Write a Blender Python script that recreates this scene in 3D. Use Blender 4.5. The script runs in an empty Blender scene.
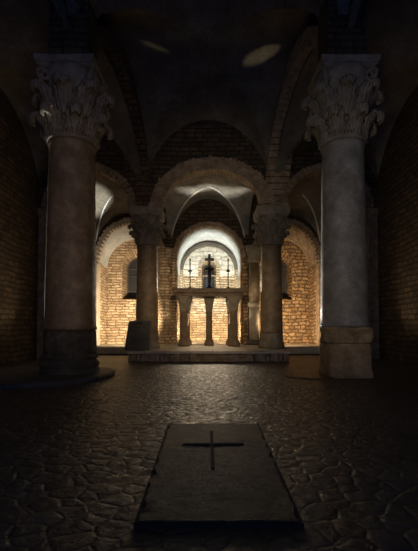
import bpy, bmesh, math, random
from mathutils import Vector, noise
random.seed(7)
PI = math.pi
D = bpy.data
C = bpy.context.scene.collection

# ---------------------------------------------------------------- camera
EYE = 0.51
F = 400.0
PITCH = math.radians(2.0)
cam = D.cameras.new('camera'); camo = D.objects.new('camera', cam); C.objects.link(camo)
camo.location = (0, 0, EYE); camo.rotation_euler = (PI/2 + PITCH, 0, 0)
cam.sensor_fit = 'VERTICAL'; cam.sensor_height = 36.0; cam.sensor_width = 36.0
cam.lens = F/551*36.0
cam.shift_y = (50.5 - F*math.tan(PITCH))/551
cam.shift_x = 1.0/551
cam.clip_start = 0.02
bpy.context.scene.camera = camo

# ---------------------------------------------------------------- world, light, exposure
W = D.worlds.new('world'); bpy.context.scene.world = W; W.use_nodes = True
bg = W.node_tree.nodes['Background']
bg.inputs[0].default_value = (0.22, 0.36, 1.0, 1); bg.inputs[1].default_value = 0.34  # added navy ambient fill, enters by the open rear and lifts the shadows
vs = bpy.context.scene.view_settings
vs.view_transform = 'Standard'; vs.look = 'None'; vs.gamma = 1; vs.use_curve_mapping = False
vs.exposure = 0.0

def point(name, loc, power, col, size=0.05):
    l = D.lights.new(name, 'POINT'); l.energy = power; l.color = col; l.shadow_soft_size = size
    o = D.objects.new(name, l); o.location = loc; C.objects.link(o); return o
def spot(name, loc, target, power, col, angle, size=0.05, blend=0.6):
    l = D.lights.new(name, 'SPOT'); l.energy = power; l.color = col; l.shadow_soft_size = size
    l.spot_size = math.radians(angle); l.spot_blend = blend
    o = D.objects.new(name, l); o.location = loc; C.objects.link(o)
    o.rotation_euler = (Vector(target)-Vector(loc)).to_track_quat('-Z', 'Y').to_euler(); return o
WARM = (1.0, 0.66, 0.34); SOFT = (1.0, 0.80, 0.56); WHITE = (0.93, 0.97, 0.90)
# floodlights hidden behind the piers at the mouth of the chapel
for s in (-1, 1):
    spot('chapel_wall_flood', (s*0.56+0.02, 8.28, 0.22), (0.02-s*0.1, 9.6, 1.0), 100, (1.0, .80, .54), 120, 0.04)
    spot('chapel_vault_flood', (s*0.50+0.02, 8.30, 1.0), (0.02-s*0.15, 9.6, 2.0), 66, (.68, .90, 1.0), 108, 0.04)
# floodlights standing behind the far columns, turned to the side niches
spot('niche_flood_left', (-1.12, 7.2, 0.45), (-1.95, 8.6, .85), 250, SOFT, 104, 0.04, .8)
spot('niche_flood_right', (1.13, 7.2, 0.45), (1.95, 8.6, .85), 165, (1, .72, .44), 104, 0.04, .8)
# lamps in the aisles beyond the near columns, turned back to them
spot('aisle_lamp_left', (-0.98, 6.25, 0.35), (-1.36, 4.2, 1.25), 900, (1, .96, .88), 38, 0.05, .5)
spot('wall_lamp_left', (-2.50, 5.35, 0.3), (-1.60, 4.2, 1.25), 750, (.95, .97, .95), 46, 0.05, .5)
spot('aisle_lamp_right', (0.95, 6.2, 0.35), (1.34, 4.2, 1.25), 700, (.97, .96, .9), 40, 0.05, .6)
# added spot that brightens a patch of the left outer vault web
spot('web_fill_left', (-1.9, 7.3, 1.2), (-2.30, 7.35, 2.95), 330, (.95, .97, .9), 36, 0.04)
# lamps behind the altar that graze the altar bay vault, the arch and the step
for s in (-1, 1):
    spot('altar_bay_lamp', (0.1+s*.1, 7.9, 1.0), (0.10+s*.30, 6.98, 3.10), 900, (1, .94, .82), 33, 0.03, .6)
spot('arch_lamp', (-0.1, 7.9, 1.2), (0.06, 6.6, 2.75), 12, SOFT, 80, 0.04)
for s in (-1, 1):
    spot('step_lamp', (s*.24, 8.15, 1.0), (s*.24, 6.2, 0.0), 26, SOFT, 70, 0.08)
for s in (-1, 1):
    spot('pier_lamp', (s*1.02, 7.15, 0.8), (s*0.70, 8.0, 2.1), 8, SOFT, 70, 0.04)
    spot('jamb_fill', (s*0.42+.02, 7.62, 0.5), (s*0.74, 7.97, 1.2), 9, SOFT, 90, 0.03)  # added fill spot to brighten the chapel jambs
    spot('shaft_rim_spot', (s*0.25, 8.1, 1.4), (s*1.0, 6.6, 1.3), 30, (1, .95, .85), 40, 0.04)  # added spot that strengthens the rim light on the slender shafts
for s in (-1, 1):
    spot('side_wall_fill', (s*1.85, 5.75, 0.3), (s*2.75, 5.1, 1.2), 16, (1, .74, .44), 80, 0.05, .8)  # fill spots added to bring up the side wall brick
# two narrow spots added to throw lens-shaped lit patches on the nave vault
spot('vault_patch_spot_right', (0.72, 5.4, 0.5), (0.74, 5.45, 4.3), 130, (1, .82, .52), 9, 0.03, .5).scale = (1, .32, 1)
spot('vault_patch_spot_left', (-0.70, 5.3, 0.5), (-0.72, 5.35, 4.3), 70, (1, .82, .52), 7, 0.03, .6).scale = (1, .14, 1)
# dim fill spots added in the nave for the great columns, floor, altar and arcade
spot('nave_fill_left', (-0.1, 0.9, 1.1), (-1.45, 4.2, 1.55), 52, (1.0, .72, .42), 62, 0.15, 1)
spot('nave_fill_right', (0.1, 0.9, 1.1), (1.45, 4.2, 1.55), 66, (1.0, .84, .60), 62, 0.15, 1)
spot('nave_floor_fill', (0.0, 0.3, 3.0), (0.0, 3.6, 0.0), 24, (1.0, .74, .44), 55, 0.15, 1)
spot('altar_fill', (0.0, 3.2, 1.6), (0.0, 7.1, 0.85), 190, (1.0, .74, .44), 48, 0.1, 1)
spot('arcade_fill', (0.0, 3.6, 1.3), (0.1, 6.5, 2.75), 44, (1.0, .80, .55), 46, 0.1, 1)

# ---------------------------------------------------------------- helpers
def P(px, py, y):
    """photo pixel at distance y -> point"""
    x = (px-208)/F; v = (326-py)/F
    k = y/(1 - v*math.sin(PITCH))
    return Vector((x*k, y, EYE + v*k))

def uvbox(me):
    uv = me.uv_layers.new(name='UVMap')
    for p in me.polygons:
        n = p.normal
        a = max(range(3), key=lambda i: abs(n[i]))
        for li in p.loop_indices:
            c = me.vertices[me.loops[li].vertex_index].co
            uv.data[li].uv = (c.y, c.z) if a == 0 else ((c.x, c.z) if a == 1 else (c.x, c.y))

def link(name, bm, mat, parent=None, smooth=False, loc=None, keepuv=False):
    me = D.meshes.new(name)
    bmesh.ops.recalc_face_normals(bm, faces=bm.faces) if not keepuv else None
    bm.to_mesh(me); bm.free()
    if not keepuv: uvbox(me)
    me.materials.append(mat)
    if smooth:
        for p in me.polygons: p.use_smooth = True
    o = D.objects.new(name, me); C.objects.link(o)
    if parent: o.parent = parent
    if loc: o.location = loc
    return o
def struct(o):
    o['kind'] = 'structure'; return o
def thing(name, label, cat, loc, group=None):
    o = D.objects.new(name, None); o.empty_display_size = .1; C.objects.link(o); o.location = loc
    o['label'] = label; o['category'] = cat; o['kind'] = 'thing'
    if group: o['group'] = group
    return o
def bevel(o, w, seg=2):
    m = o.modifiers.new('bevel', 'BEVEL'); m.width = w; m.segments = seg; m.limit_method = 'ANGLE'; return o

def box(bm, x0, x1, y0, y1, z0, z1, taper=0.0):
    cx, cy = (x0+x1)/2, (y0+y1)/2
    vsx = []
    for z, t in ((z0, 1), (z1, 1-taper)):
        for x, y in ((x0, y0), (x1, y0), (x1, y1), (x0, y1)):
            vsx.append(bm.verts.new((cx+(x-cx)*t, cy+(y-cy)*t, z)))
    v = vsx
    for f in ((3, 2, 1, 0), (4, 5, 6, 7), (0, 1, 5, 4), (1, 2, 6, 5), (2, 3, 7, 6), (3, 0, 4, 7)):
        bm.faces.new([v[i] for i in f])
def lathe(bm, prof, seg=48, cx=0, cy=0, rough=0, sq=0, seed=0):
    rings = []
    for r, z in prof:
        ring = []
        for i in range(seg):
            a = 2*PI*i/seg
            rr = r
            if sq:   # superellipse towards a square section
                k = (abs(math.cos(a))**sq + abs(math.sin(a))**sq)**(-1/sq); rr = r*k
            if rough:
                rr += rough*noise.noise(Vector((math.cos(a)*r*9+seed, math.sin(a)*r*9, z*9)))
            ring.append(bm.verts.new((cx+rr*math.cos(a), cy+rr*math.sin(a), z)))
        rings.append(ring)
    for j in range(len(rings)-1):
        for i in range(seg):
            bm.faces.new((rings[j][i], rings[j][(i+1) % seg], rings[j+1][(i+1) % seg], rings[j+1][i]))
    bm.faces.new(rings[0][::-1]); bm.faces.new(rings[-1])
def tube(bm, pts, r, seg=8):
    rings = []
    for i, p in enumerate(pts):
        a = pts[max(0, i-1)]; b = pts[min(len(pts)-1, i+1)]
        t = (Vector(b)-Vector(a)).normalized()
        s = t.cross(Vector((0, 0, 1)))
        if s.length < 1e-3: s = Vector((1, 0, 0))
        s.normalize(); u = s.cross(t)
        rings.append([bm.verts.new(Vector(p)+r*(math.cos(2*PI*k/seg)*s+math.sin(2*PI*k/seg)*u)) for k in range(seg)])
    for j in range(len(rings)-1):
        for k in range(seg):
            bm.faces.new((rings[j][k], rings[j][(k+1) % seg], rings[j+1][(k+1) % seg], rings[j+1][k]))
    bm.faces.new(rings[0][::-1]); bm.faces.new(rings[-1])

# ---------------------------------------------------------------- materials
def newmat(name):
    m = D.materials.new(name); m.use_nodes = True
    nt = m.node_tree; b = nt.nodes['Principled BSDF']
    return m, nt, b
def N(nt, t, **kw):
    n = nt.nodes.new(t)
    for k, v in kw.items():
        if k in n.inputs: n.inputs[k].default_value = v
        else: setattr(n, k, v)
    return n
def ramp(nt, stops):
    r = nt.nodes.new('ShaderNodeValToRGB')
    e = r.color_ramp.elements
    e[0].position, e[0].color = stops[0][0], (*stops[0][1], 1)
    e[1].position, e[1].color = stops[-1][0], (*stops[-1][1], 1)
    for p, c in stops[1:-1]:
        x = e.new(p); x.color = (*c, 1)
    return r
def mixc(nt, fac, a, b, mode='MIX'):
    m = nt.nodes.new('ShaderNodeMix'); m.data_type = 'RGBA'; m.blend_type = mode
    L = nt.links
    for s, v in ((m.inputs[0], fac), (m.inputs[6], a), (m.inputs[7], b)):
        if isinstance(v, (int, float)): s.default_value = v
        elif isinstance(v, tuple): s.default_value = (*v, 1)
        else: L.new(v, s)
    return m.outputs[2]
def bump(nt, b, h, strength, dist, prev=None):
    n = N(nt, 'ShaderNodeBump', Strength=strength, Distance=dist)
    nt.links.new(h, n.inputs['Height'])
    if prev is not None: nt.links.new(prev, n.inputs['Normal'])
    nt.links.new(n.outputs[0], b.inputs['Normal']); return n.outputs[0]

def stone(name, c1, c2, c3, scale=6, rough=.75, bs=.5, bd=.01, spec=.3):
    m, nt, b = newmat(name); L = nt.links
    tc = N(nt, 'ShaderNodeTexCoord')
    n1 = N(nt, 'ShaderNodeTexNoise', Scale=scale, Detail=8, Roughness=.65)
    n2 = N(nt, 'ShaderNodeTexNoise', Scale=scale*9, Detail=5, Roughness=.7)
    L.new(tc.outputs['Object'], n1.inputs['Vector']); L.new(tc.outputs['Object'], n2.inputs['Vector'])
    r = ramp(nt, ((.3, c1), (.52, c2), (.72, c3))); L.new(n1.outputs[0], r.inputs[0])
    r2 = ramp(nt, ((.3, (.6, .6, .6)), (.7, (1.1, 1.1, 1.1)))); L.new(n2.outputs[0], r2.inputs[0])
    L.new(mixc(nt, .8, r.outputs[0], r2.outputs[0], 'MULTIPLY'), b.inputs['Base Color'])
    b.inputs['Roughness'].default_value = rough; b.inputs['Specular IOR Level'].default_value = spec
    p = bump(nt, b, n1.outputs[0], bs, bd*2); bump(nt, b, n2.outputs[0], bs, bd*.6, p)
    return m
def brick(name, c1, c2, mortar, bw=.2, bh=.075, ms=.011, wob=.03, bd=.02, irregular=.6, mor=.5):
    m, nt, b = newmat(name); L = nt.links
    uv = N(nt, 'ShaderNodeUVMap')
    nz = N(nt, 'ShaderNodeTexNoise', Scale=3.5, Detail=3)
    L.new(uv.outputs[0], nz.inputs['Vector'])
    sub = N(nt, 'ShaderNodeVectorMath', operation='SUBTRACT'); sub.inputs[1].default_value = (.5, .5, .5)
    L.new(nz.outputs['Color'], sub.inputs[0])
    sc = N(nt, 'ShaderNodeVectorMath', operation='SCALE'); sc.inputs['Scale'].default_value = wob*2
    L.new(sub.outputs[0], sc.inputs[0])
    ad = N(nt, 'ShaderNodeVectorMath', operation='ADD'); L.new(uv.outputs[0], ad.inputs[0]); L.new(sc.outputs[0], ad.inputs[1])
    nz2 = N(nt, 'ShaderNodeTexNoise', Scale=22, Detail=2); L.new(uv.outputs[0], nz2.inputs['Vector'])
    sub2 = N(nt, 'ShaderNodeVectorMath', operation='SUBTRACT'); sub2.inputs[1].default_value = (.5, .5, .5)
    L.new(nz2.outputs['Color'], sub2.inputs[0])
    sc2 = N(nt, 'ShaderNodeVectorMath', operation='SCALE'); sc2.inputs['Scale'].default_value = irregular*.04
    L.new(sub2.outputs[0], sc2.inputs[0])
    ad2 = N(nt, 'ShaderNodeVectorMath', operation='ADD'); L.new(ad.outputs[0], ad2.inputs[0]); L.new(sc2.outputs[0], ad2.inputs[1])
    br = N(nt, 'ShaderNodeTexBrick', Scale=1.0, **{'Mortar Size': ms, 'Mortar Smooth': .5, 'Brick Width': bw, 'Row Height': bh, 'Bias': 0.0})
    br.offset = .45; br.squash = .75; br.squash_frequency = 3
    br.inputs['Color1'].default_value = (*c1, 1); br.inputs['Color2'].default_value = (*c2, 1); br.inputs['Mortar'].default_value = (*mortar, 1)
    L.new(ad2.outputs[0], br.inputs['Vector'])
    n3 = N(nt, 'ShaderNodeTexNoise', Scale=5, Detail=7, Roughness=.7); L.new(uv.outputs[0], n3.inputs['Vector'])
    r3 = ramp(nt, ((.3, (.55, .5, .45)), (.7, (1.15, 1.1, 1.0)))); L.new(n3.outputs[0], r3.inputs[0])
    n4 = N(nt, 'ShaderNodeTexNoise', Scale=60, Detail=3); L.new(uv.outputs[0], n4.inputs['Vector'])
    L.new(mixc(nt, .8, br.outputs['Color'], r3.outputs[0], 'MULTIPLY'), b.inputs['Base Color'])
    b.inputs['Roughness'].default_value = .88; b.inputs['Specular IOR Level'].default_value = .15
    inv = N(nt, 'ShaderNodeMath', operation='SUBTRACT'); inv.inputs[0].default_value = 1
    L.new(br.outputs['Fac'], inv.inputs[1])
    p = bump(nt, b, inv.outputs[0], 1.0, bd)
    p = bump(nt, b, n3.outputs[0], .8, bd*1.5, p)
    bump(nt, b, n4.outputs[0], .5, .006, p)
    return m
def plain(name, col, rough=.6, metal=0.0):
    m, nt, b = newmat(name); b.inputs['Base Color'].default_value = (*col, 1)
    b.inputs['Roughness'].default_value = rough; b.inputs['Metallic'].default_value = metal
    tc = N(nt, 'ShaderNodeTexCoord'); n = N(nt, 'ShaderNodeTexNoise', Scale=40, Detail=4)
    nt.links.new(tc.outputs['Object'], n.inputs['Vector']); bump(nt, b, n.outputs[0], .3, .003)
    return m

M_BRICK = brick('tan_brick', (.72, .58, .40), (.42, .30, .18), (.26, .20, .14), .19, .058, .011, .03, .03, 1.0)
M_RUBBLE = brick('rubble_masonry', (.58, .40, .22), (.30, .19, .10), (.16, .12, .08), .15, .075, .014, .06, .045, 1.6)
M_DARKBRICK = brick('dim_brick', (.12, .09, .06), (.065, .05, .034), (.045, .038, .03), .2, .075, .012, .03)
M_PLASTER = stone('white_plaster', (.42, .42, .39), (.56, .56, .53), (.70, .70, .66), 4, .9, .35, .012, .1)
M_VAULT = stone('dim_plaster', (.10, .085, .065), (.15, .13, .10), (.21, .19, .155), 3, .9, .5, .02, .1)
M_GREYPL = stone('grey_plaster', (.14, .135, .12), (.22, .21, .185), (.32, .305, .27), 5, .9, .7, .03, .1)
M_LUNETTE = brick('patchy_plaster', (.80, .79, .73), (.70, .66, .58), (.60, .55, .47), .30, .11, .010, .10, .02, 2.2)
M_VOUSS = stone('voussoir_stone', (.22, .15, .09), (.40, .30, .20), (.60, .51, .39), 9, .85, 1.0, .03)
M_ARCH_SHADED = brick('shaded_arch_brick', (.17, .12, .075), (.10, .07, .045), (.07, .055, .04), .2, .075, .012, .03)  # darker copy for the left long arch, its shade put into the colour
M_GRANITE = stone('brown_granite', (.13, .09, .05), (.22, .16, .095), (.34, .26, .17), 6, .45, .6, .012)
M_GREY = stone('grey_granite', (.16, .14, .11), (.25, .23, .19), (.37, .35, .31), 6, .45, .6, .012)
M_CARVED = stone('carved_stone', (.17, .14, .10), (.26, .22, .16), (.38, .33, .25), 8, .7, .6, .015)
M_PLINTH = stone('worn_plinth_stone', (.20, .13, .07), (.42, .29, .15), (.60, .44, .25), 6, .8, .8, .03)
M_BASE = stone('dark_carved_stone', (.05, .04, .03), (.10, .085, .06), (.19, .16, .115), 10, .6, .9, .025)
M_DARKST = stone('dark_stone', (.05, .045, .04), (.09, .08, .065), (.14, .125, .10), 8, .6, .4, .008)
M_ALTAR = stone('altar_stone', (.13, .09, .06), (.20, .145, .095), (.30, .22, .15), 8, .7, .5, .01)
M_PALE = stone('pale_stone', (.40, .33, .24), (.52, .45, .34), (.62, .55, .43), 6, .7, .4, .01)
M_IRON = plain('black_iron', (.018, .017, .016), .45, .4)
M_GLASSD = plain('dark_leaded_pane', (.02, .023, .027), .5)
M_WOOD = plain('dark_frame_wood', (.06, .045, .03), .6)

def floor_mat(name, c_lo, c_hi, sc, rough_lo, rough_hi, bd):
    m, nt, b = newmat(name); L = nt.links
    tc = N(nt, 'ShaderNodeTexCoord')
    nz = N(nt, 'ShaderNodeTexNoise', Scale=3, Detail=4); L.new(tc.outputs['Object'], nz.inputs['Vector'])
    mx = mixc(nt, .06, tc.outputs['Object'], nz.outputs['Color'])
    v1 = N(nt, 'ShaderNodeTexVoronoi', Scale=sc); v1.feature = 'DISTANCE_TO_EDGE'; L.new(mx, v1.inputs['Vector'])
    v1c = N(nt, 'ShaderNodeTexVoronoi', Scale=sc); L.new(mx, v1c.inputs['Vector'])
    n1 = N(nt, 'ShaderNodeTexNoise', Scale=2.2, Detail=8, Roughness=.65); L.new(tc.outputs['Object'], n1.inputs['Vector'])
    n2 = N(nt, 'ShaderNodeTexNoise', Scale=28, Detail=6, Roughness=.7); L.new(tc.outputs['Object'], n2.inputs['Vector'])
    edge = ramp(nt, ((0, (.5, .5, .5)), (.12, (.9, .9, .9)), (.3, (1, 1, 1)))); L.new(v1.outputs['Distance'], edge.inputs[0])
    r = ramp(nt, ((.3, c_lo), (.7, c_hi))); L.new(n1.outputs[0], r.inputs[0])
    c = mixc(nt, .45, r.outputs[0], v1c.outputs['Color'], 'MULTIPLY')
    bw = N(nt, 'ShaderNodeRGBToBW'); L.new(v1c.outputs['Color'], bw.inputs[0])
    c = mixc(nt, .5, r.outputs[0], bw.outputs[0], 'MULTIPLY')
    L.new(mixc(nt, .6, c, edge.outputs[0], 'MULTIPLY'), b.inputs['Base Color'])
    mr = N(nt, 'ShaderNodeMapRange'); mr.inputs['From Min'].default_value = .35; mr.inputs['From Max'].default_value = .65
    mr.inputs['To Min'].default_value = rough_lo; mr.inputs['To Max'].default_value = rough_hi
    L.new(n2.outputs[0], mr.inputs['Value']); L.new(mr.outputs[0], b.inputs['Roughness'])
    p = bump(nt, b, edge.outputs[0], 1, bd); p = bump(nt, b, n1.outputs[0], 1, bd*3, p)
    bump(nt, b, n2.outputs[0], 1, bd*1.0, p)
    return m
M_FLOOR = floor_mat('worn_cobbled_floor', (.035, .025, .014), (.15, .11, .065), 14, .24, .7, .008)
M_SLAB = stone('worn_slab_stone', (.03, .022, .013), (.08, .06, .036), (.17, .13, .08), 16, .5, 1.0, .05, .5)
M_INCISED = stone('dark_inlay', (.012, .011, .01), (.018, .017, .015), (.025, .023, .02), 8, .8, .3, .005)

# ---------------------------------------------------------------- the shell
def arch_z(op, x):
    cx, hw, zl, zs, rise = op
    t = (x-cx)/hw
    return None if abs(t) >= 1 else zs + rise*math.sqrt(max(0, 1-t*t))
def opening_wall(name, x0, x1, z0, z1, ops, y0, y1, mat, soffit=None):
    """wall from y0 to y1 with arched openings (cx, half width, sill z, spring z, rise)"""
    xs = {round(x0, 5), round(x1, 5)}
    for cx, hw, zl, zs, rise in ops:
        for i in range(41):
            xs.add(round(cx - hw*math.cos(PI*i/40), 5))
    k = int((x1-x0)/.25)
    xs = sorted(x for x in xs if x0-1e-6 <= x <= x1+1e-6)
    bm = bmesh.new(); cache = {}
    def V(x, y, z):
        q = (round(x, 4), round(y, 4), round(z, 4))
        if q not in cache: cache[q] = bm.verts.new(q)
        return cache[q]
    def face(*p):
        p = [V(*q) for q in p]; u = []
        for q in p:
            if q not in u: u.append(q)
        if len(u) > 2:
            try: bm.faces.new(u)
            except ValueError: pass
    for a, b in zip(xs[:-1], xs[1:]):
        mid = (a+b)/2; op = None
        for o in ops:
            if abs(mid-o[0]) < o[1]: op = o
        if op is None:
            for y in (y0, y1): face((a, y, z0), (b, y, z0), (b, y, z1), (a, y, z1))
        else:
            za = arch_z(op, a) or op[3]; zb = arch_z(op, b) or op[3]
            za = max(za, op[3]); zb = max(zb, op[3])
            for y in (y0, y1): face((a, y, za), (b, y, zb), (b, y, z1), (a, y, z1))
            face((a, y0, za), (b, y0, zb), (b, y1, zb), (a, y1, za))
            if op[2] > z0+1e-4:
                for y in (y0, y1): face((a, y, z0), (b, y, z0), (b, y, op[2]), (a, y, op[2]))
                face((a, y0, op[2]), (b, y0, op[2]), (b, y1, op[2]), (a, y1, op[2]))
        face((a, y0, z1), (b, y0, z1), (b, y1, z1), (a, y1, z1))
    for cx, hw, zl, zs, rise in ops:
        for s in (-1, 1):
            x = cx+s*hw; lo = max(zl, z0)
            if zs > lo: face((x, y0, lo), (x, y1, lo), (x, y1, zs), (x, y0, zs))
    return struct(link(name, bm, mat))
def outline(cx, hw, zl, zs, rise, n=32):
    pts = [(cx-hw, zl + (zs-zl)*i/8) for i in range(8)]
    pts += [(cx-hw*math.cos(PI*i/n), zs+rise*math.sin(PI*i/n)) for i in range(n+1)]
    pts += [(cx+hw, zs - (zs-zl)*(i+1)/8) for i in range(8)]
    return pts
def loft(name, o0, y0, o1, y1, mats, parent=None, steps=8, zsplit=None, close=False, swell=0):
    """tunnel lining between two arch outlines; mats[0] above zsplit, mats[1] below"""
    A = outline(*o0); B = outline(*o1)
    bm = bmesh.new(); uvl = bm.loops.layers.uv.new('UVMap')
    rows = []; s = [0]
    for i in range(1, len(A)): s.append(s[-1]+math.hypot(A[i][0]-A[i-1][0], A[i][1]-A[i-1][1]))
    for j in range(steps+1):
        t = j/steps; y = y0+(y1-y0)*t
        rows.append([bm.verts.new((A[i][0]*(1-t)+B[i][0]*t, y, A[i][1]*(1-t)+B[i][1]*t)) for i in range(len(A))])
    for j in range(steps):
        for i in range(len(A)-1):
            f = bm.faces.new((rows[j][i], rows[j+1][i], rows[j+1][i+1], rows[j][i+1]))
            zz = f.calc_center_median().z
            f.material_index = 0 if (zsplit is None or zz > zsplit) else 1
            yy = (y0+(y1-y0)*j/steps, y0+(y1-y0)*(j+1)/steps)
            for l, (u, v) in zip(f.loops, ((yy[0], s[i]), (yy[1], s[i]), (yy[1], s[i+1]), (yy[0], s[i+1]))): l[uvl].uv = (u, v)
            f.smooth = True
    if close:
        for j in range(steps):
            bm.faces.new((rows[j][0], rows[j][-1], rows[j+1][-1], rows[j+1][0]))
    bm.normal_update()
    mz = (B[0][1]+max(p[1] for p in B))/2
    if sum(f.normal.dot(Vector((o1[0], 0, mz))-Vector((f.calc_center_median().x, 0, f.calc_center_median().z))) for f in bm.faces) < 0:
        bmesh.ops.reverse_faces(bm, faces=bm.faces)
    o = link(name, bm, mats[0], parent, keepuv=True)
    if len(mats) > 1: o.data.materials.append(mats[1])
    so = o.modifiers.new('thick', 'SOLIDIFY'); so.thickness = .04; so.offset = -1
    return o
def arch_ring(name, cx, y0, y1, zs, hw, rise, th, n, mat, jit=.010, gap=.3):
    bm = bmesh.new()
    for i in range(n):
        a0 = PI*(i+gap/2)/n; a1 = PI*(i+1-gap/2)/n
        j = random.uniform(-jit, jit); jy = random.uniform(-jit, jit); tt = th*random.uniform(.9, 1.08)
        q = []
        for y in (y0+jy, y1):
            for a in (a0, a1):
                for e in (0, tt):
                    q.append(bm.verts.new((cx-(hw+j+e)*math.cos(a), y, zs+(rise+j+e)*math.sin(a))))
        for f in ((0, 1, 3, 2), (4, 6, 7, 5), (0, 2, 6, 4), (1, 5, 7, 3), (0, 4, 5, 1), (2, 3, 7, 6)):
            bm.faces.new([q[k] for k in f])
    # mortar bed behind the joints
    m2 = 48; rings = []
    for i in range(m2+1):
        a = PI*i/m2
        rings.append([bm.verts.new((cx-(hw+e)*math.cos(a), y, zs+(rise+e)*math.sin(a))) for y, e in ((y0+.03, .025), (y0+.03, th-.005), (y1-.03, th-.005), (y1-.03, .025))])
    for i in range(m2):
        for k in range(4): bm.faces.new((rings[i][k], rings[i][(k+1) % 4], rings[i+1][(k+1) % 4], rings[i+1][k]))
    return struct(link(name, bm, mat))
def vault(name, corners, rises, mat, n=36, groin_glint=None, groin_glint_mat=None):
    """groin vault over four corners: near-left, near-right, far-left, far-right (x, y, z)"""
    NL, NR, FL, FR = [Vector(c) for c in corners]
    def pt(u, v, dz=0):
        a = (u+1)/2; b = (v+1)/2
        p = (NL*(1-a)+NR*a)*(1-b) + (FL*(1-a)+FR*a)*b
        r = rises[0]*(1-b)+rises[1]*b
        h = max(math.sqrt(max(0, 1-u*u)), rises[2]*math.sqrt(max(0, 1-v*v)))
        return Vector((p.x, p.y, p.z + r*h + dz))
    bm = bmesh.new(); g = []
    for j in range(n+1):
        v = -math.cos(PI*j/n)
        g.append([bm.verts.new(pt(-math.cos(PI*i/n), v)) for i in range(n+1)])
    for j in range(n):
        for i in range(n):
            q = [g[j][i], g[j][i+1], g[j+1][i+1], g[j+1][i]]
            bm.faces.new(q)
    bm.normal_update()
    if sum(f.normal.z for f in bm.faces) > 0: bmesh.ops.reverse_faces(bm, faces=bm.faces)
    o = link(name, bm, mat, keepuv=True); uvbox(o.data); struct(o)
    so = o.modifiers.new('thick', 'SOLIDIFY'); so.thickness = .10; so.offset = -1
    o.data.update()
    if groin_glint:
        for su, sv in groin_glint:
            bm = bmesh.new()
            pts = []
            for i in range(0, 33):
                t = math.sin(PI/2*i/33)
                pts.append(pt(su*t, sv*t, -.004))
            tube(bm, pts, .016, 8)
            link('groin_highlight', bm, groin_glint_mat or M_PLASTER, o, smooth=True)  # white tube stands in for light caught along the groin edge
    return o

# floor
def grid_floor():
    bm = bmesh.new()
    nx, ny = 60, 100
    x0, x1, y0, y1 = -3.4, 3.4, -1.2, 10.0
    g = [[bm.verts.new((x0+(x1-x0)*i/nx, y0+(y1-y0)*j/ny, .006*noise.noise(Vector((x0+(x1-x0)*i/nx*1.5, (y0+(y1-y0)*j/ny)*1.5, 3)))-.008)) for i in range(nx+1)] for j in range(ny+1)]
    for j in range(ny):
        for i in range(nx): bm.faces.new((g[j][i], g[j][i+1], g[j+1][i+1], g[j+1][i]))
    return struct(link('floor', bm, M_FLOOR, smooth=True))
grid_floor()

# raised presbytery floor and its masonry step
PT = 0.145
bm = bmesh.new(); box(bm, -1.12, 1.17, 5.95, 8.1, -.02, PT-.03); box(bm, -3.0, 3.0, 7.35, 9.75, -.02, PT-.034)
struct(link('platform_floor', bm, M_RUBBLE))
bm = bmesh.new()
x = -1.17
while x < 1.17:          # face blocks of the step
    w = random.choice((.06, .09, .13, .17)); w = min(w, 1.19-x)
    box(bm, x+.004, x+w-.004, 5.84+random.uniform(-.008, .008), 5.97, -.01, PT-.045+random.uniform(-.004, .004)); x += w
so = struct(link('step_face', bm, M_VOUSS)); bevel(so, .006)
bm = bmesh.new()
x = -1.18
while x < 1.18:
    w = random.choice((.4, .55, .7)); w = min(w, 1.2-x)
    box(bm, x+.002, x+w-.002, 5.81, 6.5, PT-.04, PT); x += w
box(bm, -1.17, 1.18, 6.503, 9.7, PT-.04, PT-.002)
struct(bevel(link('step_top', bm, M_PALE), .008))
for s, n in ((-1, 'left'), (1, 'right')):
    bm = bmesh.new(); xa, xb = sorted((s*.9, s*2.9))
    xa, xb = (xa, -1.19) if s < 0 else (1.2, xb)
    box(bm, xa, xb, 7.30, 8.7, 0, .02+PT-.04)
    struct(bevel(link('trim_bench_'+n, bm, M_PALE), .012))

# side walls of the crypt
for s, n in ((-1, 'left'), (1, 'right')):
    bm = bmesh.new(); xa, xb = sorted((s*2.75, s*2.95))
    box(bm, xa, xb, -1.2, 8.2, -.02, 5.2)
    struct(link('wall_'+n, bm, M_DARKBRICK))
    for k, yy in enumerate((4.2, 6.6)):      # wall responds
        bm = bmesh.new(); xa, xb = sorted((s*2.6, s*2.76)); box(bm, xa, xb, yy-.16, yy+.16, -.02, 2.3)
        xa, xb = sorted((s*2.54, s*2.76)); box(bm, xa, xb, yy-.2, yy+.2, 2.3, 2.42)
        struct(bevel(link('trim_respond_%s' % n, bm, M_VOUSS), .01))

# far arcade: cross wall over the far columns
YA0, YA1 = 6.40, 6.64
SP = 2.44
centre = (0.07, .80, 0, SP, .61)
sidesA = [(-1.93, .66, 0, SP, .62), (1.93, .66, 0, SP, .62)]
TH = .22
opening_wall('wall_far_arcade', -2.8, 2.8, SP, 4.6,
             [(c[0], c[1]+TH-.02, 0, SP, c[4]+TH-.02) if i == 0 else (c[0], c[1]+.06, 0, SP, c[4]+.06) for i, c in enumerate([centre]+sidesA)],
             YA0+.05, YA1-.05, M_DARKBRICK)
arch_ring('trim_centre_arch', centre[0], YA0, YA1, SP, centre[1], centre[4], TH, 46, M_VOUSS)
for c in sidesA: arch_ring('trim_side_arch', c[0], YA0, YA1, SP, c[1]-.02, c[4]-.02, .12, 26, M_VOUSS)

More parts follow.
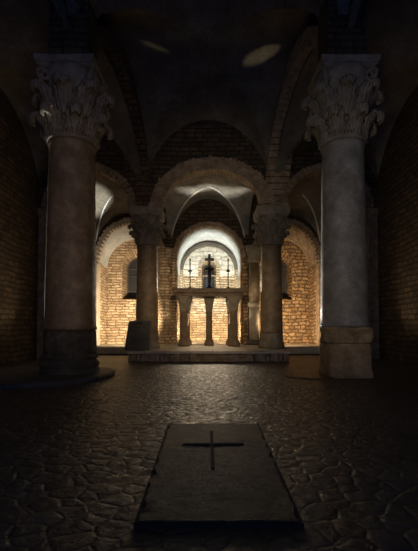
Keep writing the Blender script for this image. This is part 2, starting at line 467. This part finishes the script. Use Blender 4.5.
# back cross wall with chapel arch and two side niches
YB0, YB1 = 8.0, 8.16
chap = (0.02, .655, 0, 1.87, .655)
nicL = (-1.56, .64, 0, 1.78, .80); nicR = (1.56, .64, 0, 1.78, .80)
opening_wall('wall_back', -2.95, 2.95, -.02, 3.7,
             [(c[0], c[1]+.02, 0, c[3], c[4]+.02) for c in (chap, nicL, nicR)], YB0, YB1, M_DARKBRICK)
arch_ring('trim_chapel_arch', chap[0], YB0-.05, YB1, chap[3], chap[1], chap[4], .085, 44, M_VOUSS)
arch_ring('trim_niche_arch_left', nicL[0], YB0-.04, YB1, nicL[3], nicL[1], nicL[4], .10, 30, M_PALE)
arch_ring('trim_niche_arch_right', nicR[0], YB0-.04, YB1, nicR[3], nicR[1], nicR[4], .10, 30, M_VOUSS)
for s, m in ((-1, M_BRICK), (1, M_RUBBLE)):   # jamb strips under the chapel arch
    bm = bmesh.new(); xa, xb = sorted((.02+s*.655, .02+s*.78)); box(bm, xa, xb, YB0-.05, YB1, PT, 1.89)
    struct(bevel(link('trim_chapel_jamb', bm, m), .02))

# chapel: barrel vault, back arch, lunette wall with window
YC = 9.62
struct(loft('ceiling_chapel', (chap[0], .655, PT, 1.87, .655), YB1-.02, (chap[0], .67, PT, 1.85, .66), 9.3, (M_PLASTER, M_BRICK), zsplit=1.62))
arch_ring('trim_chapel_inner_arch', .02, 9.38, YC+.03, 1.83, .62, .60, .06, 44, M_VAULT, jit=.001, gap=.02)
for s in (-1, 1):
    bm = bmesh.new(); xa, xb = sorted((.02+s*.62, .02+s*.70)); box(bm, xa, xb, 9.38, YC, PT, 1.83)
    struct(link('trim_inner_jamb', bm, M_BRICK))
W1 = (0.02, .235, 1.30, 1.93, .235)
opening_wall('wall_chapel_lower', -.8, .84, 0, 1.72, [(W1[0], W1[1], W1[2], 1.73, .001)], YC, YC+.12, M_BRICK)
opening_wall('wall_chapel_lunette', -.8, .84, 1.72, 2.7, [(W1[0], W1[1], 0, W1[3], W1[4])], YC+.001, YC+.12, M_LUNETTE)
arch_ring('trim_window_arch', W1[0], YC-.025, YC+.1, W1[3], W1[1]-.06, W1[4]-.06, .085, 17, M_PALE, gap=.2)
for s in (-1, 1):
    bm = bmesh.new(); z = W1[2]
    while z < W1[3]-.01:
        h = min(.07, W1[3]-z); xa, xb = sorted((W1[0]+s*.175, W1[0]+s*.26)); box(bm, xa, xb, YC-.025+random.uniform(-.005, .005), YC+.1, z+.003, z+h-.003); z += h
    struct(link('trim_window_jamb', bm, M_BRICK))
def window(name, cx, y0, oh, y1, ih, zl0, zl1, zs0, zs1, splay_mats):
    w = loft(name, (cx, oh, zl0, zs0, oh), y0, (cx, ih, zl1, zs1, ih), y1, splay_mats, close=True)
    struct(w)
    # pane
    bm = bmesh.new(); pts = outline(cx, ih+.02, zl1-.02, zs1, ih+.02, 24)
    a = [bm.verts.new((x, y1-.005, z)) for x, z in pts]; b = [bm.verts.new((x, y1+.015, z)) for x, z in pts]
    bm.faces.new(a[::-1]); bm.faces.new(b)
    for i in range(len(a)): bm.faces.new((a[i], a[(i+1) % len(a)], b[(i+1) % len(a)], b[i]))
    link('pane', bm, M_GLASSD, w)
    bm = bmesh.new(); r = .016
    pts = [Vector((x, y1-.02, z)) for x, z in outline(cx, ih-.012, zl1, zs1, ih-.012, 20)]
    tube(bm, pts, r, 6)
    tube(bm, [Vector((cx, y1-.02, zl1)), Vector((cx, y1-.02, zs1+ih*.98))], r*.6, 6)
    k = 4
    for i in range(1, k):
        z = zl1+(zs1-zl1)*i/k; tube(bm, [Vector((cx-ih, y1-.02, z)), Vector((cx+ih, y1-.02, z))], r*.5, 6)
    tube(bm, [Vector((cx-ih, y1-.02, zs1)), Vector((cx+ih, y1-.02, zs1))], r*.8, 6)
    link('window_frame', bm, M_WOOD, w)
    return w
window('window_1', W1[0], YC+.02, .175, YC+.34, .13, W1[2], 1.40, W1[3], 1.90, (M_BRICK,))

# side niches
for s, n, c, mw, msof in ((-1, 'left', nicL, M_BRICK, M_PLASTER), (1, 'right', nicR, M_RUBBLE, M_VOUSS)):
    yb = 8.62
    struct(loft('ceiling_niche_'+n, (c[0], .64, .02, 1.80, .80), YB1-.02, (c[0]-s*.01, .62, .02, 1.74, .64), yb+.02, (msof, mw), zsplit=1.78))
    wc = c[0] + (-.0 if s < 0 else -.035)
    op = (wc, .30, 1.08, 1.86, .30)
    opening_wall('wall_niche_'+n, c[0]-.75, c[0]+.75, 0, 2.75, [op], yb, yb+.12, mw)
    window('window_%d' % (2 if s < 0 else 3), wc, yb+.001, .30, yb+.42, .255, 1.08, 1.14, 1.86, 1.80, (mw,))
    bm = bmesh.new()      # outer edge of the niche, a strip of dressed stone
    xa, xb = sorted((c[0]+s*.64, c[0]+s*.70)); box(bm, xa, xb, YB0-.04, YB1, .1, 1.78)
    struct(bevel(link('trim_niche_jamb_'+n, bm, M_PALE if s < 0 else M_VOUSS), .012))

# vaults
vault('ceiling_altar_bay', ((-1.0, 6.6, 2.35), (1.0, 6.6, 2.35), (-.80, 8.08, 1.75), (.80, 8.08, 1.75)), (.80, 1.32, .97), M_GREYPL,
      groin_glint=((-1, 1), (1, 1)))
for s, n in ((-1, 'left'), (1, 'right')):
    nr, fr = (1.0, .93)
    A = (s*nr, 6.6, 2.35); B = (s*2.8, 6.6, 2.35); Cc = (s*fr, 8.08, 1.85); Dd = (s*2.30, 8.08, 1.78)
    co = (B, A, Dd, Cc) if s < 0 else (A, B, Cc, Dd)
    vault('ceiling_niche_bay_'+n, co, (.78, .95, .97), M_VAULT, groin_glint=((s, 1),))
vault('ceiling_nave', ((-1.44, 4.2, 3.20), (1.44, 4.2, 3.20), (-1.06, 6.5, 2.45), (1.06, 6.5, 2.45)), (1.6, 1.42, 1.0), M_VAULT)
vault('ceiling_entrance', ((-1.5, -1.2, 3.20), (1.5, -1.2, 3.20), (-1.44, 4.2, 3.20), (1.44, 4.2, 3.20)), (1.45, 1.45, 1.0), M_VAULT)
for s, n in ((-1, 'left'), (1, 'right')):
    A = (s*1.44, 4.2, 3.20); B = (s*2.85, 4.2, 2.7); Cc = (s*1.06, 6.5, 2.45); Dd = (s*2.85, 6.5, 2.42)
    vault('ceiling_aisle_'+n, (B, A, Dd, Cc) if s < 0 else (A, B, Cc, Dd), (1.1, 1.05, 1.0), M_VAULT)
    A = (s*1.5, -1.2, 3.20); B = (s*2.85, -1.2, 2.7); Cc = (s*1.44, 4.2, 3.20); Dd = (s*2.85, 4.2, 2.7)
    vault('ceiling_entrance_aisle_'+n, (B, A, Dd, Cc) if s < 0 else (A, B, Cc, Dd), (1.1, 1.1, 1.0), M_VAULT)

# long arches running from the near to the far columns, ribbed with brick
for s, n in ((-1, 'left'), (1, 'right')):
    bm = bmesh.new()
    pA = Vector((s*1.52, 4.40, 3.02)); pB = Vector((s*1.12, 6.45, 2.45)); nn = 44
    for i in range(nn):
        ring = []
        for t in ((i+.08)/nn, (i+.92)/nn):
            a = PI*t; b = .5-.5*math.cos(a)
            for e in (0, .22):
                p = pA.lerp(pB, b) + Vector((0, -math.cos(a)*e*.9, math.sin(a)*(1.30+e)))
                for w in (-.19, .19): ring.append(bm.verts.new(p+Vector((w, 0, 0))))
        for f in ((0, 1, 3, 2), (4, 6, 7, 5), (0, 2, 6, 4), (1, 5, 7, 3), (0, 4, 5, 1), (2, 3, 7, 6)):
            bm.faces.new([ring[k] for k in f])
    struct(link('trim_long_arch_'+n, bm, M_ARCH_SHADED if s < 0 else M_VOUSS))

# ---------------------------------------------------------------- capitals and columns
def bell(t, r0, r1):       # t 0..1 up the capital
    return r0 + (r1-r0)*(t**2.2)
def leaf_bm(h, w, r0, r1, z0, H, ang, curl, lobes=5, lean=.05):
    bm = bmesh.new(); nu, nv = 16, 28; g = []
    for j in range(nv+1):
        v = j/nv
        k = min(1, v/.72)
        z = z0 + h*k
        out = .012 + lean*k**2.2
        q = 0
        if v > .72:                     # tip rolls outwards and hangs down
            q = (v-.72)/.28
            out += curl*math.sin(q*PI*.62); z += curl*.35*math.sin(q*PI) - curl*.95*q*q
        r = bell(min(1, (z0+h*k)/H), r0, r1)
        ww = w*(.80+.28*math.sin(PI*k)) * (1-.55*q**2.5)
        ww *= 1 - .27*abs(math.sin(PI*lobes*v))
        row = []
        for i in range(nu+1):
            u = -1+2*i/nu
            rr = r + out + (.16*w)*(1-abs(u))**1.3 + .12*w*math.cos(5*PI*abs(u) - 11*v) - .22*w*u*u*(k)
            a = ang + u*ww/(r+out*.6)
            row.append(bm.verts.new((rr*math.cos(a), rr*math.sin(a), z - .25*w*abs(u)*q)))
        g.append(row)
    for j in range(nv):
        for i in range(nu): bm.faces.new((g[j][i], g[j][i+1], g[j+1][i+1], g[j+1][i]))
    return bm
def volute_bm(cx, cy, cz, ang, r, w):
    bm = bmesh.new(); pts = []
    for i in range(40):
        a = i/39*2.6*PI*1.0; rr = r*(1-.75*i/39)
        d = rr*math.cos(a); z = rr*math.sin(a)
        pts.append(Vector((cx+d*math.cos(ang), cy+d*math.sin(ang), cz+z)))
    tube(bm, pts, w, 8)
    # side stalk running down to the bell
    tube(bm, [Vector((cx+math.cos(ang)*(r-.28*r*k), cy+math.sin(ang)*(r-.28*r*k), cz-k*r*.62)) for k in range(6)], w*.9, 8)
    return bm
def capital(parent, z0, H, r0, r1, mat, tiers, imp_h, imp_w, leafw, curl, vol=True, detail=True):
    bm = bmesh.new()
    prof = [(r0*.98, z0), (r0*1.10, z0+.008*H/.9), (r0*1.15, z0+.03*H), (r0*1.10, z0+.055*H), (r0*.98, z0+.065*H)]
    for i in range(12):
        t = i/11; prof.append((bell(t, r0*.98, r1), z0+.07*H + (H*.93)*t))
    lathe(bm, prof, 40, rough=.01)
    cap = link('capital', bm, mat, parent, smooth=True)
    for (zz, hh, cnt, off, wf, cf) in tiers:
        for k in range(cnt):
            b = leaf_bm(hh*H, leafw*wf, r0, r1, zz*H, H, (k+off)*2*PI/cnt, curl*cf, lean=curl*1.1)
            for v in b.verts: v.co.z += z0
            o = link('acanthus_leaf', b, mat, cap, smooth=True)
            so = o.modifiers.new('thick', 'SOLIDIFY'); so.thickness = .026*r0/.23; so.offset = 0
    if vol:
        for k in range(4):
            a = PI/4+k*PI/2; R = imp_w*1.13
            o = link('volute', volute_bm(R*math.cos(a), R*math.sin(a), z0+H*.86, a, H*.085, H*.025), mat, cap, smooth=True)
    bm = bmesh.new()
    # abacus with hollowed sides
    segs = 10; lay = []
    for z, f in ((z0+H*.95, .90), (z0+H*.97, 1.0), (z0+H*.995, 1.0), (z0+H, 1.05), (z0+H+imp_h, 1.08)):
        ring = []
        for sd in range(4):
            for i in range(segs):
                t = -1+2*i/segs; d = imp_w*f*(1-.13*(1-t*t)*(1 if z < z0+H+.001 else .2)); 
                x, y = t*imp_w*f, -d
                c_, s_ = math.cos(sd*PI/2), math.sin(sd*PI/2)
                ring.append(bm.verts.new((x*c_-y*s_, x*s_+y*c_, z)))
        lay.append(ring)
    for j in range(len(lay)-1):
        m = len(lay[j])
        for i in range(m): bm.faces.new((lay[j][i], lay[j][(i+1) % m], lay[j+1][(i+1) % m], lay[j+1][i]))
    bm.faces.new(lay[0][::-1]); bm.faces.new(lay[-1])
    link('abacus', bm, mat, cap)
    return cap

def shaft(parent, z0, z1, r0, r1, mat, seed=0):
    bm = bmesh.new(); prof = [(r0*1.04, z0), (r0*1.04, z0+.03), (r0, z0+.05)]
    for i in range(1, 25):
        t = i/25; prof.append((r0+(r1-r0)*t**1.3, z0+.05+(z1-z0-.1)*t))
    prof += [(r1, z1-.05), (r1*1.06, z1-.03), (r1*1.06, z1)]
    lathe(bm, prof, 64, rough=.004, seed=seed)
    return link('shaft', bm, mat, parent, smooth=True)

# near left column
cl = P(70.5, 326, 4.2)
zc0 = P(0, 137, 3.97).z; zc1 = P(0, 57, 3.86).z; zsb = P(0, 330, 4.2).z
col = thing('stone_column', 'big brown column at left on a round moulded base with leafy carved capital', 'column', (cl.x, 4.2, 0), 'great columns of the nave')
bm = bmesh.new()
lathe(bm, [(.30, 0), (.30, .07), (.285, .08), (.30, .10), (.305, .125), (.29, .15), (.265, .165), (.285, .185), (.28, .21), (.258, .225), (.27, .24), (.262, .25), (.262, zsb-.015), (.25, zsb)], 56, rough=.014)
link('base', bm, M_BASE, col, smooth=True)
shaft(col, zsb, zc0, .258, .232, M_GRANITE, 1)
capital(col, zc0, zc1-zc0, .232, .30, M_CARVED, ((.04, .30, 8, .5, 1.0, 1.0), (.30, .40, 8, 0, 1.15, .75)), .06, .28, .095, .075)
# near right column
cr = P(344.5, 326, 4.2)
col = thing('stone_column', 'big grey column at right on a rough square block with leafy carved capital', 'column', (cr.x, 4.2, 0), 'great columns of the nave')
zq = P(0, 343, 4.2).z; zr_ = P(0, 327, 4.2).z
bm = bmesh.new(); lathe(bm, [(.226, -.01), (.228, .03), (.221, .08), (.219, zq-.02), (.208, zq)], 56, rough=.016, sq=7, seed=4)
link('plinth', bm, M_PLINTH, col, smooth=False)
bm = bmesh.new(); lathe(bm, [(.212, zq), (.232, zq+.012), (.236, zq+.06), (.228, zq+.10), (.236, zr_-.02), (.225, zr_)], 56, rough=.05, sq=3.2, seed=9)
link('drum', bm, M_PLINTH, col)
shaft(col, zr_, zc0+.0, .240, .212, M_GREY, 5)
capital(col, zc0, zc1-zc0, .212, .29, M_CARVED, ((.04, .30, 8, .3, 1.0, 1.0), (.30, .40, 8, -.2, 1.15, .75)), .06, .275, .09, .075)

# piers over the great columns and the roof mass above the vaults
for s_, cc in ((-1, cl), (1, cr)):
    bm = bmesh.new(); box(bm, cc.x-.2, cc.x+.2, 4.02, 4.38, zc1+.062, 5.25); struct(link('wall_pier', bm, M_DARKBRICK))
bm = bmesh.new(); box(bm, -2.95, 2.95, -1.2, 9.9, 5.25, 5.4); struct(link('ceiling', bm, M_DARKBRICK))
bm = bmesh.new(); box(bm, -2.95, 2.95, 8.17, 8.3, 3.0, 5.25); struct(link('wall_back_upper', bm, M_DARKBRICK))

# round step under the left column
bm = bmesh.new(); lathe(bm, [(.80, -.01), (.80, .035), (.785, .048), (.3, .05)], 64, rough=.015)
struct(link('trim_round_step', bm, M_DARKST, loc=(cl.x-.33, 4.1, -.015)))
bm = bmesh.new(); lathe(bm, [(.26, -.01), (.26, .0), (.24, .004), (.1, .005)], 40, rough=.01)
struct(link('trim_round_stone', bm, M_FLOOR, loc=(1.05, 4.15, 0)))

# far columns
zf1 = P(0, 214, 6.38).z; zf0 = P(0, 244, 6.45).z
for px, nm, lab, mt in ((147, 'left', 'slender column left of the altar, a dark block against its foot', M_GRANITE), (271.5, 'right', 'slender column right of the altar, standing free on the step', M_GRANITE)):
    c = P(px, 326, 6.62)
    col = thing('stone_column', lab, 'column', (c.x, 6.62, PT), 'slender columns before the altar')
    bm = bmesh.new()
    lathe(bm, [(.215, 0), (.215, .05), (.20, .06), (.208, .085), (.20, .11), (.185, .12), (.19, .14), (.185, .235), (.178, .245)], 40, rough=.008)
    link('base', bm, M_CARVED, col, smooth=True)
    shaft(col, .245, zf0-PT, .182, .166, mt, px)
    capital(col, zf0-PT, zf1-zf0, .166, .24, M_CARVED, ((.03, .42, 8, .5, 1.0, 1.0), (.30, .42, 8, 0, 1.0, 1.0)), SP-zf1+.0, .25, .066, .045)

# responds behind: brick half pier at left, pale column at right
bm = bmesh.new(); lathe(bm, [(.14, PT), (.14, 1.78), (.16, 1.82), (.17, 1.98), (.18, 2.05)], 32, cx=-.86, cy=7.98, rough=.01)
struct(link('trim_brick_pier', bm, M_BRICK))
col = thing('pale_column', 'small pale column behind the right slender column, banded halfway up', 'column', (.90, 7.80, PT))
bm = bmesh.new(); lathe(bm, [(.15, 0), (.15, .05), (.12, .08), (.11, .10)], 32); link('base', bm, M_DARKST, col, smooth=True)
bm = bmesh.new(); lathe(bm, [(.102, .10), (.104, .74)], 32, rough=.004); link('lower_shaft', bm, M_PALE, col, smooth=True)
bm = bmesh.new(); lathe(bm, [(.115, .74), (.12, .76), (.12, .80), (.11, .82)], 32); link('band', bm, M_PALE, col, smooth=True)
bm = bmesh.new(); lathe(bm, [(.106, .82), (.10, 1.60)], 32, rough=.004); link('upper_shaft', bm, M_GRANITE, col, smooth=True)
bm = bmesh.new(); lathe(bm, [(.11, 1.60), (.12, 1.63), (.12, 1.70), (.16, 1.84), (.17, 1.93)], 32, rough=.02); link('capital', bm, M_CARVED, col, smooth=True)

# dark block against the left slender column
bb = thing('stone_block', 'dark slanted stone block leaning at the foot of left slender column', 'block', (-1.09, 6.12, PT))
bm = bmesh.new()
q = [(-.17, -.10, 0), (.21, -.10, 0), (.21, .14, 0), (-.17, .14, 0), (-.115, -.04, .445), (.215, -.04, .445), (.215, .14, .445), (-.115, .14, .445)]
v = [bm.verts.new(p) for p in q]
for f in ((3, 2, 1, 0), (4, 5, 6, 7), (0, 1, 5, 4), (1, 2, 6, 5), (2, 3, 7, 6), (3, 0, 4, 7)): bm.faces.new([v[i] for i in f])
bevel(link('slab', bm, M_DARKST, bb), .012, 3)
bm = bmesh.new()
q = [(-.15, -.02), (.19, -.02)]
box(bm, -.02, .10, -.055, -.03, .40, .412); link('groove', bm, M_INCISED, bb)

# ---------------------------------------------------------------- altar
al = thing('stone_altar', 'stone altar table on short carved columns in the middle of the step', 'altar', (0.02, 7.45, PT))
TZ0 = P(0, 295.8, 7.1).z-PT; TZ1 = P(0, 288, 7.1).z-PT
bm = bmesh.new(); box(bm, -.655, .665, -.35, .42, TZ0+.055, TZ1)
bevel(link('tabletop', bm, M_ALTAR, al), .012)
bm = bmesh.new(); box(bm, -.61, .62, -.31, .38, TZ0, TZ0+.055)
bevel(link('moulding', bm, M_ALTAR, al), .015)
def altar_leg(x, y, r, cw, z1):
    bm = bmesh.new()
    lathe(bm, [(r*1.55, 0), (r*1.55, .05), (r*1.4, .065), (r*1.45, .085), (r*1.2, .11), (r*1.02, .125), (r, .3), (r*.95, z1-.31), (r*1.12, z1-.30), (r*1.12, z1-.275), (r*.98, z1-.265)], 28, rough=.004)
    l = link('leg', bm, M_ALTAR, al, smooth=True, loc=(x, y, 0))
    bm = bmesh.new()
    n = 12; prof = []
    for i in range(n+1):
        t = i/n; prof.append((r*.98+(cw-r*.98)*t**1.5, z1-.265+.265*t))
    lathe(bm, prof, 40, sq=5, rough=.008)
    c = link('leg_capital', bm, M_CARVED, l, smooth=True)
    for k in range(4):
        a = k*PI/2+PI/4
        b = leaf_bm(.20, .038, r, cw, .01, .265, a, .02, 4, .02)
        for v in b.verts: v.co.z += z1-.265
        # sub-part of the capital is too deep; join into the leg's capital mesh
        me = D.meshes.new('tmp'); b.to_mesh(me); b.free()
        bb2 = bmesh.new(); bb2.from_mesh(c.data); bb2.from_mesh(me); bb2.to_mesh(c.data); bb2.free(); D.meshes.remove(me)
for x, y in ((-.455, -.20), (.445, -.20), (-.44, .27), (.43, .27)):
    altar_leg(x, y, .072, .135, TZ0)
altar_leg(0.0, .03, .058, .10, TZ0)

# crucifix and candlesticks on the altar
TOP = PT+TZ1
def stick(o, r, z0, z1, mat, name, seg=12):
    bm = bmesh.new(); lathe(bm, [(r, z0), (r, z1)], seg); return link(name, bm, mat, o, smooth=False)
cx = thing('altar_cross', 'black standing cross in the centre of the altar, before the window', 'cross', (0.025, 7.25, TOP))
kz = lambda py: P(0, py, 7.25).z-TOP
bm = bmesh.new(); lathe(bm, [(.062, 0), (.062, .012), (.05, .025), (.032, .04), (.02, .07), (.016, .10)], 20); link('foot', bm, M_IRON, cx, smooth=True)
bm = bmesh.new(); lathe(bm, [(.018, .09), (.03, .12), (.033, .2), (.03, kz(272)), (.02, kz(271))], 16); link('stem', bm, M_IRON, cx, smooth=True)
bm = bmesh.new(); lathe(bm, [(.02, kz(271.5)), (.078, kz(270)), (.08, kz(268.6)), (.04, kz(267.6)), (.018, kz(266))], 20); link('collar', bm, M_IRON, cx, smooth=True)
bm = bmesh.new(); box(bm, -.024, .024, -.012, .012, kz(267), kz(254.2)); o = bevel(link('upright', bm, M_IRON, cx), .004)
bm = bmesh.new(); box(bm, -.086, .086, -.0125, .0125, kz(261), kz(258.2)); bevel(link('crossbar', bm, M_IRON, cx), .004)
first = None
for px, lab in ((190.0, 'black iron candlestick on the altar, left of the cross'), (228.2, 'black iron candlestick on the altar, right of the cross')):
    c = P(px, 326, 7.25)
    cs = thing('candlestick', lab, 'candlestick', (c.x, 7.25, TOP), 'altar candlesticks')
    if first is None:
        bm = bmesh.new(); lathe(bm, [(.058, 0), (.058, .012), (.03, .02), (.012, .035), (.012, .05)], 20); a = link('foot', bm, M_IRON, cs, smooth=True)
        b = stick(cs, .0095, .045, kz(261), M_IRON, 'stem')
        bm = bmesh.new(); z = kz(271); lathe(bm, [(.01, z-.022), (.04, z-.008), (.046, z), (.022, z+.012), (.012, z+.03)], 20); d = link('knop', bm, M_IRON, cs, smooth=True)
        e = stick(cs, .013, kz(261), kz(258.6), M_IRON, 'socket')
        first = (a, b, d, e)
    else:
        for f in first:
            g = f.copy(); g.parent = cs; C.objects.link(g)

# ---------------------------------------------------------------- grave slab with its cross
gs = thing('grave_slab', 'worn stone slab with a dark cross set in the floor', 'slab', (.02, 1.56, 0))
x0, x1, y0, y1 = -.215, .232, 1.055-1.56, 2.085-1.56
bm = bmesh.new(); nx, ny = 40, 80
zt = lambda x, y: .006+.0025*noise.noise(Vector((x*14, y*14, 1)))+.002*noise.noise(Vector((x*40, y*40, 5)))
g = [[bm.verts.new((x0+(x1-x0)*i/nx + (.016*noise.noise(Vector((i*.7, j*.21, 0))) if i in (0, nx) else 0), y0+(y1-y0)*j/ny, zt(x0+(x1-x0)*i/nx, y0+(y1-y0)*j/ny))) for i in range(nx+1)] for j in range(ny+1)]
for j in range(ny):
    for i in range(nx): bm.faces.new((g[j][i], g[j][i+1], g[j+1][i+1], g[j+1][i]))
rim = [g[0][i] for i in range(nx+1)] + [g[j][nx] for j in range(1, ny+1)] + [g[ny][i] for i in range(nx-1, -1, -1)] + [g[j][0] for j in range(ny-1, 0, -1)]
low = [bm.verts.new((v.co.x, v.co.y, -.03)) for v in rim]
for i in range(len(rim)): bm.faces.new((rim[i], low[i], low[(i+1) % len(rim)], rim[(i+1) % len(rim)]))
tap = lambda v: v.co.x*(.93+.07*min(1, max(0, (v.co.y-y0)/(y1-y0))))
for v in bm.verts: v.co.x = tap(v)
link('slab', bm, M_SLAB, gs)
bm = bmesh.new(); box(bm, x0-.012, x1+.012, y0-.008, y1+.016, -.02, .0015)
for v in bm.verts: v.co.x = tap(v)
link('joint', bm, M_INCISED, gs)
bm = bmesh.new()
def fl(px, py):
    Y = EYE*F/(py-326); return ((px-208)/F*Y-.02, Y-1.56)
ya, yb_ = fl(212, 432)[1], fl(212, 469)[1]; yc = fl(212, 444.5)[1]
xc = fl(212, 444)[0]; xl = fl(183.5, 444)[0]; xr = fl(243, 444)[0]
box(bm, xc-.0065, xc+.0065, yb_, ya, .0, .0105); link('cross_upright', bm, M_INCISED, gs)
bm = bmesh.new(); box(bm, xl, xr, yc-.009, yc+.009, .0, .0104); link('cross_bar', bm, M_INCISED, gs)
